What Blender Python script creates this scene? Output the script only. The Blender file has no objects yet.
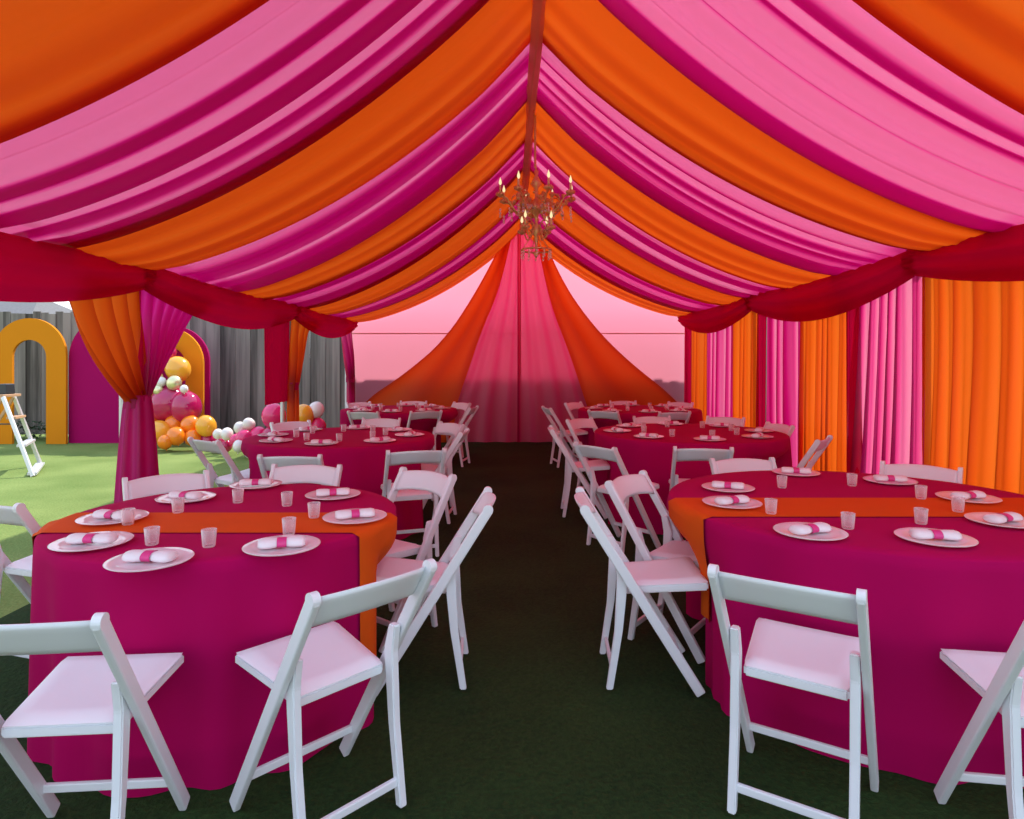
import bpy, bmesh, math, random
from mathutils import Vector, Matrix
random.seed(7)
PI = math.pi
S = bpy.context.scene
C = S.collection
F = 650.0            # focal length in pixels of a 1024 px wide frame
HZ = 361.0           # row of the horizon
CAMH = 1.42

# ---------------------------------------------------------------- camera
cd = bpy.data.cameras.new('camera'); cam = bpy.data.objects.new('camera', cd); C.objects.link(cam)
cd.sensor_width = 36.0; cd.lens = F / 1024 * 36.0
cd.shift_y = (HZ - 409.5) / 1024.0
cam.location = (0, 0, CAMH); cam.rotation_euler = (PI / 2, 0, 0)
cd.clip_end = 300
S.camera = cam

# ---------------------------------------------------------------- sky, sun, exposure
w = bpy.data.worlds.new('sky'); S.world = w; w.use_nodes = True
wn = w.node_tree; wn.nodes.clear()
wo = wn.nodes.new('ShaderNodeOutputWorld'); bg = wn.nodes.new('ShaderNodeBackground')
tc = wn.nodes.new('ShaderNodeTexCoord'); sp = wn.nodes.new('ShaderNodeSeparateXYZ')
rp = wn.nodes.new('ShaderNodeValToRGB')
rp.color_ramp.elements[0].position = 0.0; rp.color_ramp.elements[0].color = (0.92, 0.96, 1.0, 1)
rp.color_ramp.elements[1].position = 0.8; rp.color_ramp.elements[1].color = (0.50, 0.68, 1.0, 1)
wn.links.new(tc.outputs['Generated'], sp.inputs[0]); wn.links.new(sp.outputs[2], rp.inputs[0])
wn.links.new(rp.outputs[0], bg.inputs[0]); bg.inputs[1].default_value = 1.65
wn.links.new(bg.outputs[0], wo.inputs[0])
SUN_EL = math.radians(50); SUN_AZ = math.radians(36)    # azimuth to the right of +y
sl = bpy.data.lights.new('sun', 'SUN'); sun = bpy.data.objects.new('sun', sl); C.objects.link(sun)
sl.energy = 5.0; sl.angle = math.radians(1.2); sl.color = (1.0, 0.95, 0.88)
sdir = Vector((math.sin(SUN_AZ) * math.cos(SUN_EL), math.cos(SUN_AZ) * math.cos(SUN_EL), math.sin(SUN_EL)))
sun.rotation_euler = sdir.to_track_quat('Z', 'Y').to_euler()
sun.location = sdir * 30
S.view_settings.view_transform = 'Standard'; S.view_settings.look = 'None'
S.view_settings.gamma = 1.0; S.view_settings.use_curve_mapping = False
S.view_settings.exposure = 0.0
S.cycles.use_denoising = True
S.cycles.max_bounces = 12; S.cycles.diffuse_bounces = 6; S.cycles.transmission_bounces = 10
S.cycles.transparent_max_bounces = 16; S.cycles.sample_clamp_indirect = 6.0
S.cycles.caustics_reflective = False; S.cycles.caustics_refractive = False

# ---------------------------------------------------------------- materials
def srgb(r, g, b):
    f = lambda c: (c / 255) / 12.92 if c / 255 <= 0.04045 else ((c / 255 + 0.055) / 1.055) ** 2.4
    return (f(r), f(g), f(b), 1)

def newmat(name):
    m = bpy.data.materials.new(name); m.use_nodes = True
    nt = m.node_tree; nt.nodes.clear()
    out = nt.nodes.new('ShaderNodeOutputMaterial')
    return m, nt, out

def pbr(name, col, rough=0.5, metal=0.0, noise=0.0, nscale=20, bump=0.0, col2=None, coat=0.0, spec=0.5):
    m, nt, out = newmat(name)
    p = nt.nodes.new('ShaderNodeBsdfPrincipled')
    p.inputs['Roughness'].default_value = rough; p.inputs['Metallic'].default_value = metal
    p.inputs['Coat Weight'].default_value = coat; p.inputs['Specular IOR Level'].default_value = spec
    t = nt.nodes.new('ShaderNodeTexCoord'); n = nt.nodes.new('ShaderNodeTexNoise')
    n.inputs['Scale'].default_value = nscale; n.inputs['Detail'].default_value = 4
    nt.links.new(t.outputs['Object'], n.inputs['Vector'])
    mx = nt.nodes.new('ShaderNodeMix'); mx.data_type = 'RGBA'
    c2 = col2 or tuple(c * (1 - noise) for c in col[:3]) + (1,)
    mx.inputs[6].default_value = col; mx.inputs[7].default_value = c2
    nt.links.new(n.outputs['Fac'], mx.inputs[0]); nt.links.new(mx.outputs[2], p.inputs['Base Color'])
    if bump:
        b = nt.nodes.new('ShaderNodeBump'); b.inputs['Strength'].default_value = bump; b.inputs['Distance'].default_value = 0.01
        nt.links.new(n.outputs['Fac'], b.inputs['Height']); nt.links.new(b.outputs[0], p.inputs['Normal'])
    nt.links.new(p.outputs[0], out.inputs[0])
    return m

def fabric(name, col, trans=0.5, sheen=0.0, tcol=None, clear=0.0):
    """thin cloth: part of the light bounces back, part comes through; clear = open weave"""
    m, nt, out = newmat(name)
    d = nt.nodes.new('ShaderNodeBsdfDiffuse'); t = nt.nodes.new('ShaderNodeBsdfTranslucent')
    d.inputs[0].default_value = col; t.inputs[0].default_value = tcol or col
    mx = nt.nodes.new('ShaderNodeMixShader'); mx.inputs[0].default_value = trans
    nt.links.new(d.outputs[0], mx.inputs[1]); nt.links.new(t.outputs[0], mx.inputs[2])
    last = mx
    if sheen:
        g = nt.nodes.new('ShaderNodeBsdfGlossy'); g.inputs['Roughness'].default_value = 0.45
        g.inputs[0].default_value = (1, 0.85, 0.9, 1)
        m2 = nt.nodes.new('ShaderNodeMixShader'); m2.inputs[0].default_value = sheen
        nt.links.new(last.outputs[0], m2.inputs[1]); nt.links.new(g.outputs[0], m2.inputs[2]); last = m2
    if clear:
        tr = nt.nodes.new('ShaderNodeBsdfTransparent'); tr.inputs[0].default_value = tcol or col
        m3 = nt.nodes.new('ShaderNodeMixShader'); m3.inputs[0].default_value = clear
        nt.links.new(last.outputs[0], m3.inputs[1]); nt.links.new(tr.outputs[0], m3.inputs[2]); last = m3
    nt.links.new(last.outputs[0], out.inputs[0])
    return m

def sheer(name, stops, trans=0.6, sheen=0.04, clear0=0.2):
    """sheer voile: the 'layers' attribute says how many layers of cloth lie gathered there; pink curtains also carry painted sunlit folds"""
    m, nt, out = newmat(name)
    a = nt.nodes.new('ShaderNodeAttribute'); a.attribute_name = 'layers'
    r = nt.nodes.new('ShaderNodeValToRGB'); els = r.color_ramp.elements
    els[0].position = 0; els[0].color = stops[0][1]
    els[1].position = 1; els[1].color = stops[-1][1]
    for p, c in stops[1:-1]:
        e = els.new(p); e.color = c
    nt.links.new(a.outputs['Fac'], r.inputs[0])
    d = nt.nodes.new('ShaderNodeBsdfDiffuse'); t = nt.nodes.new('ShaderNodeBsdfTranslucent')
    nt.links.new(r.outputs[0], d.inputs[0]); nt.links.new(r.outputs[0], t.inputs[0])
    mx = nt.nodes.new('ShaderNodeMixShader'); mx.inputs[0].default_value = trans
    nt.links.new(d.outputs[0], mx.inputs[1]); nt.links.new(t.outputs[0], mx.inputs[2])
    g = nt.nodes.new('ShaderNodeBsdfGlossy'); g.inputs['Roughness'].default_value = 0.4
    m2 = nt.nodes.new('ShaderNodeMixShader'); m2.inputs[0].default_value = sheen
    nt.links.new(mx.outputs[0], m2.inputs[1]); nt.links.new(g.outputs[0], m2.inputs[2])
    tr = nt.nodes.new('ShaderNodeBsdfTransparent'); nt.links.new(r.outputs[0], tr.inputs[0])
    mr = nt.nodes.new('ShaderNodeMapRange'); mr.inputs[1].default_value = 0; mr.inputs[2].default_value = 0.6
    mr.inputs[3].default_value = clear0; mr.inputs[4].default_value = 0.0
    nt.links.new(a.outputs['Fac'], mr.inputs[0])
    m3 = nt.nodes.new('ShaderNodeMixShader'); nt.links.new(mr.outputs[0], m3.inputs[0])
    nt.links.new(m2.outputs[0], m3.inputs[1]); nt.links.new(tr.outputs[0], m3.inputs[2])
    nt.links.new(m3.outputs[0], out.inputs[0])
    return m

ORANGE = (0.90, 0.115, 0.006, 1)
MAGENTA = (0.62, 0.003, 0.13, 1)
M = {}
M['canvas'] = fabric('white_tent_canvas', (0.92, 0.90, 0.90, 1), trans=0.62)
M['gable_canvas'] = fabric('white_gable_canvas', (0.97, 0.33, 0.44, 1), trans=0.8)
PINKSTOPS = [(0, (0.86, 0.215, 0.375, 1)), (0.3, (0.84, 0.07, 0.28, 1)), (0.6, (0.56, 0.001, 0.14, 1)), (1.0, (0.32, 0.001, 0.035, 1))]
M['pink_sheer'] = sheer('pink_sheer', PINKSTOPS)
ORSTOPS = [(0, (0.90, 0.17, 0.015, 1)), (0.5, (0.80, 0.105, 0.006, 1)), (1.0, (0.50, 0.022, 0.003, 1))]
M['pink_curtain'] = sheer('pink_curtain', PINKSTOPS, clear0=0.0)
M['orange_sheer'] = sheer('orange_sheer', ORSTOPS, trans=0.55, sheen=0.02, clear0=0.0)
M['crimson'] = fabric('magenta_doubled_drape', (0.55, 0.003, 0.05, 1), trans=0.35)
M['magenta_drape'] = sheer('magenta_drape', [(0, (0.88, 0.05, 0.42, 1)), (0.4, (0.74, 0.004, 0.27, 1)), (1, (0.50, 0.002, 0.12, 1))], trans=0.55, sheen=0.025, clear0=0.03)
M['gable_sheer'] = fabric('sheer_pink_gable', (0.97, 0.42, 0.52, 1), trans=0.65, clear=0.3)
M['ridge_cloth'] = fabric('dusty_ridge_cloth', (0.85, 0.38, 0.30, 1), trans=0.3)
M['cloth'] = pbr('magenta_tablecloth', (0.46, 0.001, 0.095, 1), rough=0.95, noise=0.12, nscale=3, spec=0.12)
M['runner'] = pbr('orange_runner', (0.74, 0.10, 0.006, 1), rough=0.8, noise=0.1, nscale=8, spec=0.15)
M['plastic'] = pbr('white_resin', (0.86, 0.87, 0.90, 1), rough=0.38, noise=0.04, nscale=9)
M['pad'] = pbr('white_vinyl_pad', (0.90, 0.89, 0.93, 1), rough=0.42, noise=0.04, nscale=6)
M['metal'] = pbr('white_aluminium', (0.75, 0.75, 0.76, 1), rough=0.35, metal=0.3)
M['tabletop'] = pbr('grey_tabletop', (0.5, 0.5, 0.48, 1), rough=0.6)
M['steel'] = pbr('grey_steel', (0.35, 0.35, 0.36, 1), rough=0.4, metal=0.8)
M['brass'] = pbr('antique_gold', (0.98, 0.60, 0.30, 1), rough=0.4, metal=0.45, noise=0.3, nscale=40)
M['candle'] = pbr('ivory_candle_tube', (0.86, 0.72, 0.40, 1), rough=0.5)
M['napkin'] = pbr('white_napkin', (0.90, 0.86, 0.88, 1), rough=0.8, noise=0.08, nscale=60)
M['band'] = pbr('pink_napkin_band', (0.72, 0.05, 0.25, 1), rough=0.5)
M['wick'] = pbr('cream_wax', (0.85, 0.70, 0.55, 1), rough=0.5)

def glassy(name, tint, amt, rough=0.08):
    m, nt, out = newmat(name)
    tr = nt.nodes.new('ShaderNodeBsdfTransparent'); tr.inputs[0].default_value = tint
    g = nt.nodes.new('ShaderNodeBsdfPrincipled'); g.inputs['Base Color'].default_value = (1, 0.93, 0.95, 1)
    g.inputs['Roughness'].default_value = rough; g.inputs['Specular IOR Level'].default_value = 1.0
    fr = nt.nodes.new('ShaderNodeLayerWeight'); fr.inputs[0].default_value = 0.5
    mr = nt.nodes.new('ShaderNodeMapRange'); mr.inputs[3].default_value = amt; mr.inputs[4].default_value = 0.95
    nt.links.new(fr.outputs['Facing'], mr.inputs[0])
    mx = nt.nodes.new('ShaderNodeMixShader'); nt.links.new(mr.outputs[0], mx.inputs[0])
    nt.links.new(tr.outputs[0], mx.inputs[1]); nt.links.new(g.outputs[0], mx.inputs[2])
    nt.links.new(mx.outputs[0], out.inputs[0])
    return m
M['plate'] = glassy('clear_pink_glass_plate', (1, 0.86, 0.91, 1), 0.55)
M['glass'] = glassy('clear_glass', (1, 0.95, 0.96, 1), 0.05)
M['crystal'] = glassy('crystal', (1, 0.9, 0.85, 1), 0.4)

def emis(name, col, s):
    m, nt, out = newmat(name)
    e = nt.nodes.new('ShaderNodeEmission'); e.inputs[0].default_value = col; e.inputs[1].default_value = s
    nt.links.new(e.outputs[0], out.inputs[0]); return m
M['bulb'] = emis('lit_candle_bulb', (1.0, 0.78, 0.42, 1), 1.15)

def grassmat(name, c1, c2, sc, bump):
    m, nt, out = newmat(name)
    p = nt.nodes.new('ShaderNodeBsdfPrincipled'); p.inputs['Roughness'].default_value = 0.95
    p.inputs['Specular IOR Level'].default_value = 0.15
    t = nt.nodes.new('ShaderNodeTexCoord')
    n = nt.nodes.new('ShaderNodeTexNoise'); n.inputs['Scale'].default_value = sc; n.inputs['Detail'].default_value = 6
    n2 = nt.nodes.new('ShaderNodeTexNoise'); n2.inputs['Scale'].default_value = 1.1; n2.inputs['Detail'].default_value = 3
    nt.links.new(t.outputs['Object'], n.inputs[0]); nt.links.new(t.outputs['Object'], n2.inputs[0])
    ad = nt.nodes.new('ShaderNodeMath'); ad.operation = 'ADD'
    nt.links.new(n.outputs[0], ad.inputs[0]); nt.links.new(n2.outputs[0], ad.inputs[1])
    r = nt.nodes.new('ShaderNodeValToRGB'); r.color_ramp.elements[0].position = 0.35; r.color_ramp.elements[1].position = 0.65
    ml = nt.nodes.new('ShaderNodeMath'); ml.operation = 'MULTIPLY'; ml.inputs[1].default_value = 0.5
    nt.links.new(ad.outputs[0], ml.inputs[0]); nt.links.new(ml.outputs[0], r.inputs[0])
    r.color_ramp.elements[0].color = c1; r.color_ramp.elements[1].color = c2
    nt.links.new(r.outputs[0], p.inputs[0])
    b = nt.nodes.new('ShaderNodeBump'); b.inputs['Strength'].default_value = bump; b.inputs['Distance'].default_value = 0.02
    nt.links.new(n.outputs[0], b.inputs['Height']); nt.links.new(b.outputs[0], p.inputs['Normal'])
    nt.links.new(p.outputs[0], out.inputs[0]); return m
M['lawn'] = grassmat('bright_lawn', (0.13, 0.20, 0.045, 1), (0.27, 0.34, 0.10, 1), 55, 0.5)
M['turf'] = grassmat('shaded_turf', (0.012, 0.030, 0.008, 1), (0.030, 0.065, 0.016, 1), 60, 0.5)  # grass with the tent's shade put into its dark green

def woodmat():
    m, nt, out = newmat('weathered_fence_wood')
    p = nt.nodes.new('ShaderNodeBsdfPrincipled'); p.inputs['Roughness'].default_value = 0.9
    t = nt.nodes.new('ShaderNodeTexCoord'); mp = nt.nodes.new('ShaderNodeMapping'); mp.inputs['Scale'].default_value = (6, 6, 0.35)
    n = nt.nodes.new('ShaderNodeTexNoise'); n.inputs['Scale'].default_value = 2.0; n.inputs['Detail'].default_value = 7
    nt.links.new(t.outputs['Object'], mp.inputs[0]); nt.links.new(mp.outputs[0], n.inputs[0])
    r = nt.nodes.new('ShaderNodeValToRGB')
    r.color_ramp.elements[0].position = 0.3; r.color_ramp.elements[1].position = 0.7
    r.color_ramp.elements[0].color = (0.06, 0.052, 0.045, 1); r.color_ramp.elements[1].color = (0.30, 0.265, 0.235, 1)
    sx = nt.nodes.new('ShaderNodeSeparateXYZ'); nt.links.new(t.outputs['Object'], sx.inputs[0])
    sn = nt.nodes.new('ShaderNodeMath'); sn.operation = 'SNAP'; sn.inputs[1].default_value = 0.141; nt.links.new(sx.outputs[0], sn.inputs[0])
    wnn = nt.nodes.new('ShaderNodeTexWhiteNoise'); wnn.noise_dimensions = '1D'; nt.links.new(sn.outputs[0], wnn.inputs['W'])
    hf = nt.nodes.new('ShaderNodeMath'); hf.operation = 'MULTIPLY'; hf.inputs[1].default_value = 0.62; nt.links.new(n.outputs[0], hf.inputs[0])
    av = nt.nodes.new('ShaderNodeMath'); av.operation = 'MULTIPLY_ADD'; av.inputs[1].default_value = 0.38; nt.links.new(wnn.outputs['Value'], av.inputs[0])
    nt.links.new(hf.outputs[0], av.inputs[2])
    nt.links.new(av.outputs[0], r.inputs[0]); nt.links.new(r.outputs[0], p.inputs[0]); nt.links.new(p.outputs[0], out.inputs[0])
    return m
M['wood'] = woodmat()
M['arch_orange'] = pbr('painted_orange_board', (0.74, 0.25, 0.012, 1), rough=0.9, spec=0.1, noise=0.08, nscale=3)
M['arch_magenta'] = pbr('painted_magenta_board', (0.40, 0.004, 0.11, 1), rough=0.9, spec=0.1, noise=0.1, nscale=3)
M['bal_orange'] = pbr('orange_balloon', (0.95, 0.24, 0.01, 1), rough=0.18, coat=0.4)
M['bal_gold'] = pbr('yellow_orange_balloon', (0.95, 0.42, 0.03, 1), rough=0.18, coat=0.4)
M['bal_magenta'] = pbr('magenta_balloon', (0.50, 0.008, 0.10, 1), rough=0.1, coat=0.6)
M['bal_pink'] = pbr('hot_pink_balloon', (0.85, 0.03, 0.18, 1), rough=0.18, coat=0.4)
M['bal_white'] = pbr('white_balloon', (0.88, 0.80, 0.74, 1), rough=0.2, coat=0.4)
M['foil'] = pbr('pale_gold_foil', (0.85, 0.78, 0.45, 1), rough=0.25, metal=0.6)
M['leaf'] = pbr('dark_green_leaf', (0.03, 0.07, 0.02, 1), rough=0.6, noise=0.5, nscale=9)
M['darkplastic'] = pbr('dark_plastic', (0.03, 0.035, 0.04, 1), rough=0.4)
M['tanwood'] = pbr('tan_step', (0.62, 0.36, 0.20, 1), rough=0.55, noise=0.2, nscale=14)
M['roof'] = pbr('grey_shingles', (0.22, 0.21, 0.21, 1), rough=0.9, noise=0.4, nscale=12)
M['stucco'] = pbr('pale_stucco', (0.62, 0.58, 0.52, 1), rough=0.9, noise=0.1, nscale=5)

# ---------------------------------------------------------------- object helpers
def obj(name, bm, mat, parent=None, smooth=False, loc=None):
    me = bpy.data.meshes.new(name); bm.normal_update(); bm.to_mesh(me); bm.free()
    me.materials.append(mat)
    if smooth:
        for p in me.polygons: p.use_smooth = True
    o = bpy.data.objects.new(name, me); C.objects.link(o)
    if parent: o.parent = parent
    if loc: o.location = loc
    return o
def tag(o, label, cat, group=None, kind=None):
    if label: o['label'] = label
    if cat: o['category'] = cat
    if group: o['group'] = group
    if kind: o['kind'] = kind
    return o
def thing(name, label, cat, loc=(0, 0, 0), rz=0, group=None):
    o = bpy.data.objects.new(name, None); C.objects.link(o)
    o.location = loc; o.rotation_euler = (0, 0, rz); o.empty_display_size = 0.1
    return tag(o, label, cat, group)
def dup(root, loc, rz, label, group=None, name=None):
    r = root.copy(); C.objects.link(r); r.location = loc; r.rotation_euler = (0, 0, rz); r['label'] = label
    if group: r['group'] = group
    for ch in list(root.children):
        c = ch.copy(); C.objects.link(c); c.parent = r
        for g in ch.children:
            d = g.copy(); C.objects.link(d); d.parent = c
    return r

def bar(bm, p0, p1, w, t, side=(1, 0, 0), bev=0.005, taper=1.0):
    """box along p0-p1; t = size along 'side', w = size across"""
    p0 = Vector(p0); p1 = Vector(p1); d = (p1 - p0).normalized()
    s = Vector(side); s = (s - d * s.dot(d)).normalized(); u = d.cross(s)
    vs = []
    for p, k in ((p0, 1.0), (p1, taper)):
        for a, b in ((-1, -1), (1, -1), (1, 1), (-1, 1)):
            vs.append(bm.verts.new(p + s * (a * t / 2) * k + u * (b * w / 2) * k))
    fs = [(3, 2, 1, 0), (4, 5, 6, 7), (0, 1, 5, 4), (1, 2, 6, 5), (2, 3, 7, 6), (3, 0, 4, 7)]
    faces = [bm.faces.new([vs[i] for i in f]) for f in fs]
    if bev:
        es = list({e for f in faces for e in f.edges})
        bmesh.ops.bevel(bm, geom=es, offset=bev, segments=2, affect='EDGES', profile=0.5)
    return bm
def tube(bm, pts, r, n=8, closed=False):
    pts = [Vector(p) for p in pts]; rings = []
    N = len(pts)
    for i, p in enumerate(pts):
        a = pts[(i - 1) % N] if (closed or i > 0) else p
        b = pts[(i + 1) % N] if (closed or i < N - 1) else p
        d = (b - a).normalized()
        up = Vector((0, 0, 1)) if abs(d.z) < 0.9 else Vector((1, 0, 0))
        s = d.cross(up).normalized(); u = s.cross(d)
        rr = r[i] if isinstance(r, (list, tuple)) else r
        rings.append([bm.verts.new(p + (s * math.cos(2 * PI * k / n) + u * math.sin(2 * PI * k / n)) * rr) for k in range(n)])
    for i in range(N if closed else N - 1):
        A = rings[i]; B = rings[(i + 1) % N]
        for k in range(n): bm.faces.new((A[k], A[(k + 1) % n], B[(k + 1) % n], B[k]))
    if not closed:
        bm.faces.new(rings[0][::-1]); bm.faces.new(rings[-1])
    return bm
def lathe(bm, prof, n=24, c=(0, 0, 0), close=True):
    rings = []
    for r, z in prof:
        rings.append([bm.verts.new((c[0] + r * math.cos(2 * PI * k / n), c[1] + r * math.sin(2 * PI * k / n), c[2] + z)) for k in range(n)])
    for i in range(len(rings) - 1):
        A, B = rings[i], rings[i + 1]
        for k in range(n): bm.faces.new((A[k], A[(k + 1) % n], B[(k + 1) % n], B[k]))
    if close:
        bm.faces.new(rings[0][::-1]); bm.faces.new(rings[-1])
    return bm
def ball(bm, c, r, sz=1.0, u=16, v=12, rot=None):
    m = Matrix.Translation(c) @ (rot or Matrix.Identity(4)) @ Matrix.Diagonal((r, r, r * sz, 1))
    bmesh.ops.create_uvsphere(bm, u_segments=u, v_segments=v, radius=1, matrix=m)
    return bm
def lerp(a, b, t): return a + (b - a) * t
def sm(a, b, x):
    t = max(0.0, min(1.0, (x - a) / (b - a))); return t * t * (3 - 2 * t)

def sheet(name, fn, nu, nv, mat, parent=None, thick=0.0):
    """grid cloth from fn(u, v) -> ((x, y, z), layers)"""
    bm = bmesh.new(); lay = bm.verts.layers.float.new('layers'); g = []
    for j in range(nv + 1):
        row = []
        for i in range(nu + 1):
            p, l = fn(i / nu, j / nv); v = bm.verts.new(p); v[lay] = l; row.append(v)
        g.append(row)
    for j in range(nv):
        for i in range(nu): bm.faces.new((g[j][i], g[j][i + 1], g[j + 1][i + 1], g[j + 1][i]))
    return obj(name, bm, mat, parent, smooth=True)

# ---------------------------------------------------------------- ground, lawn, tent shell
XL, XR = -2.86, 3.06          # eave lines
RX = 0.17                     # ridge
Y0, Y1 = 1.50, 11.40          # front opening, back gable
ZE = 2.24; ZR = 3.86          # canvas eave and ridge
bm = bmesh.new(); bmesh.ops.create_grid(bm, x_segments=1, y_segments=1, size=40, matrix=Matrix.Translation((0, 5, 0)))
tag(obj('lawn', bm, M['lawn']), 'bright green lawn around the tent', None, kind='structure')
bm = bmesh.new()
bmesh.ops.create_cube(bm, size=1, matrix=Matrix.Translation(((XL + XR) / 2, (Y1 - 3.6) / 2, 0.004)) @ Matrix.Diagonal((XR - XL - 0.1, Y1 + 3.6, 0.008, 1)))  # runs unseen past the front opening, lengthened to cut green bounce
tag(obj('floor', bm, M['turf']), 'dark green artificial turf with tent shade in its colour, extended unseen behind the camera', None, kind='structure')
FZ = 0.008

def canvas_pt(side, y, t):
    xe = XL - 0.06 if side < 0 else XR + 0.06
    return (lerp(RX, xe, t), y, lerp(ZR, ZE + 0.04, t) - 0.05 * 4 * t * (1 - t))
bm = bmesh.new(); rows = []
for j in range(25):
    y = lerp(Y0 - 0.05, Y1 + 0.05, j / 24)
    row = [bm.verts.new(canvas_pt(-1, y, 1 - i / 10)) for i in range(10)] + [bm.verts.new(canvas_pt(1, y, i / 10)) for i in range(11)]
    rows.append(row)
for j in range(24):
    for i in range(20): bm.faces.new((rows[j][i], rows[j][i + 1], rows[j + 1][i + 1], rows[j + 1][i]))
tag(obj('ceiling', bm, M['canvas'], smooth=True), 'white canvas tent roof above the drapes', None, kind='structure')
# back gable canvas, with a hem seam across it
bm = bmesh.new()
pts = [(XL, 0.0), (XR, 0.0), (XR, ZE), (RX, ZR - 0.02), (XL, ZE)]
bm.faces.new([bm.verts.new((x, Y1, z)) for x, z in pts])
tag(obj('wall_back', bm, M['gable_canvas']), 'pale pink gable wall at the far end of the tent', None, kind='structure')
bm = bmesh.new(); bar(bm, (XL + .02, Y1 - 0.02, 1.90), (XR - .02, Y1 - 0.02, 1.90), 0.018, 0.02, side=(0, 1, 0), bev=0)
tag(obj('trim_1', bm, M['ridge_cloth']), 'seam across the gable wall', None, kind='structure')

# frame poles
POSTS = [1.6, 4.78, 8.10, 11.22]
k = 2
for y in POSTS:
    for x in (XL, XR):
        if x == XR and y < 3: pass
        bm = bmesh.new(); tube(bm, [(x, y, 0.0), (x, y, ZE)], 0.026, 12)
        lathe(bm, [(0.07, 0.0), (0.07, 0.012), (0.03, 0.02)], 16, (x, y, FZ))
        tag(obj('trim_%d' % k, bm, M['metal'], smooth=False), 'white aluminium tent pole', None, kind='structure'); k += 1
    bm = bmesh.new()
    for sgn, xe in ((-1, XL), (1, XR)):
        tube(bm, [(xe, y, ZE), (RX, y, ZR - 0.07)], 0.024, 8)
    tag(obj('trim_%d' % k, bm, M['metal']), 'tent rafter', None, kind='structure'); k += 1
for x, z in ((XL, ZE), (XR, ZE), (RX, ZR - 0.07)):
    bm = bmesh.new(); tube(bm, [(x, Y0, z), (x, Y1 - 0.02, z)], 0.026, 8)
    tag(obj('trim_%d' % k, bm, M['metal']), 'tent frame purlin', None, kind='structure'); k += 1

# ---------------------------------------------------------------- roof drapes
ZRL = 3.70                    # where the drapes meet under the ridge
RB = [-1.0, 0.2, 1.52, 2.25, 3.5, 4.55, 5.55, 6.65, 7.6, 8.9, 10.2, 11.32]
EL = [-1.0, 0.3, 1.52, 2.55, 3.92, 4.88, 6.39, 7.1, 8.46, 9.5, 10.4, 11.32]
ER = [-1.0, 0.4, 1.52, 2.80, 3.90, 4.57, 5.80, 6.96, 8.0, 8.94, 10.3, 11.32]
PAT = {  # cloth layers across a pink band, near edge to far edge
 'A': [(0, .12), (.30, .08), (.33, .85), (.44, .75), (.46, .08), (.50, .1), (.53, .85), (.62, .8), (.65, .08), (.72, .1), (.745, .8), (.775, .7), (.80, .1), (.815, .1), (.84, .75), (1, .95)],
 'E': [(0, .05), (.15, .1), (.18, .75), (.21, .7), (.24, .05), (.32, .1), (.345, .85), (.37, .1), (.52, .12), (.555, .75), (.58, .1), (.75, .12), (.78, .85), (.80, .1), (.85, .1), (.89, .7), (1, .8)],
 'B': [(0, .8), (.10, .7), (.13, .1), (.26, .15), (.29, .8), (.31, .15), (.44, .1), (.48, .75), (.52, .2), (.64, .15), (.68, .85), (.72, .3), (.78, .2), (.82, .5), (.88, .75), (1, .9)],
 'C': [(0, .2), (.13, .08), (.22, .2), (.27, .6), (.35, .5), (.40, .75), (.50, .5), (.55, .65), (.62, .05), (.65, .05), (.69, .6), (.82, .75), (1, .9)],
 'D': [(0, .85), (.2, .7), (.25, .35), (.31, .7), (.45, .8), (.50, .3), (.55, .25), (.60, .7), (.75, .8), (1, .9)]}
def patv(p, u):
    for (a, va), (b, vb) in zip(p, p[1:]):
        if a <= u <= b: return lerp(va, vb, sm(0, 1, (u - a) / max(1e-6, b - a)))
    return p[-1][1]
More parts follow.
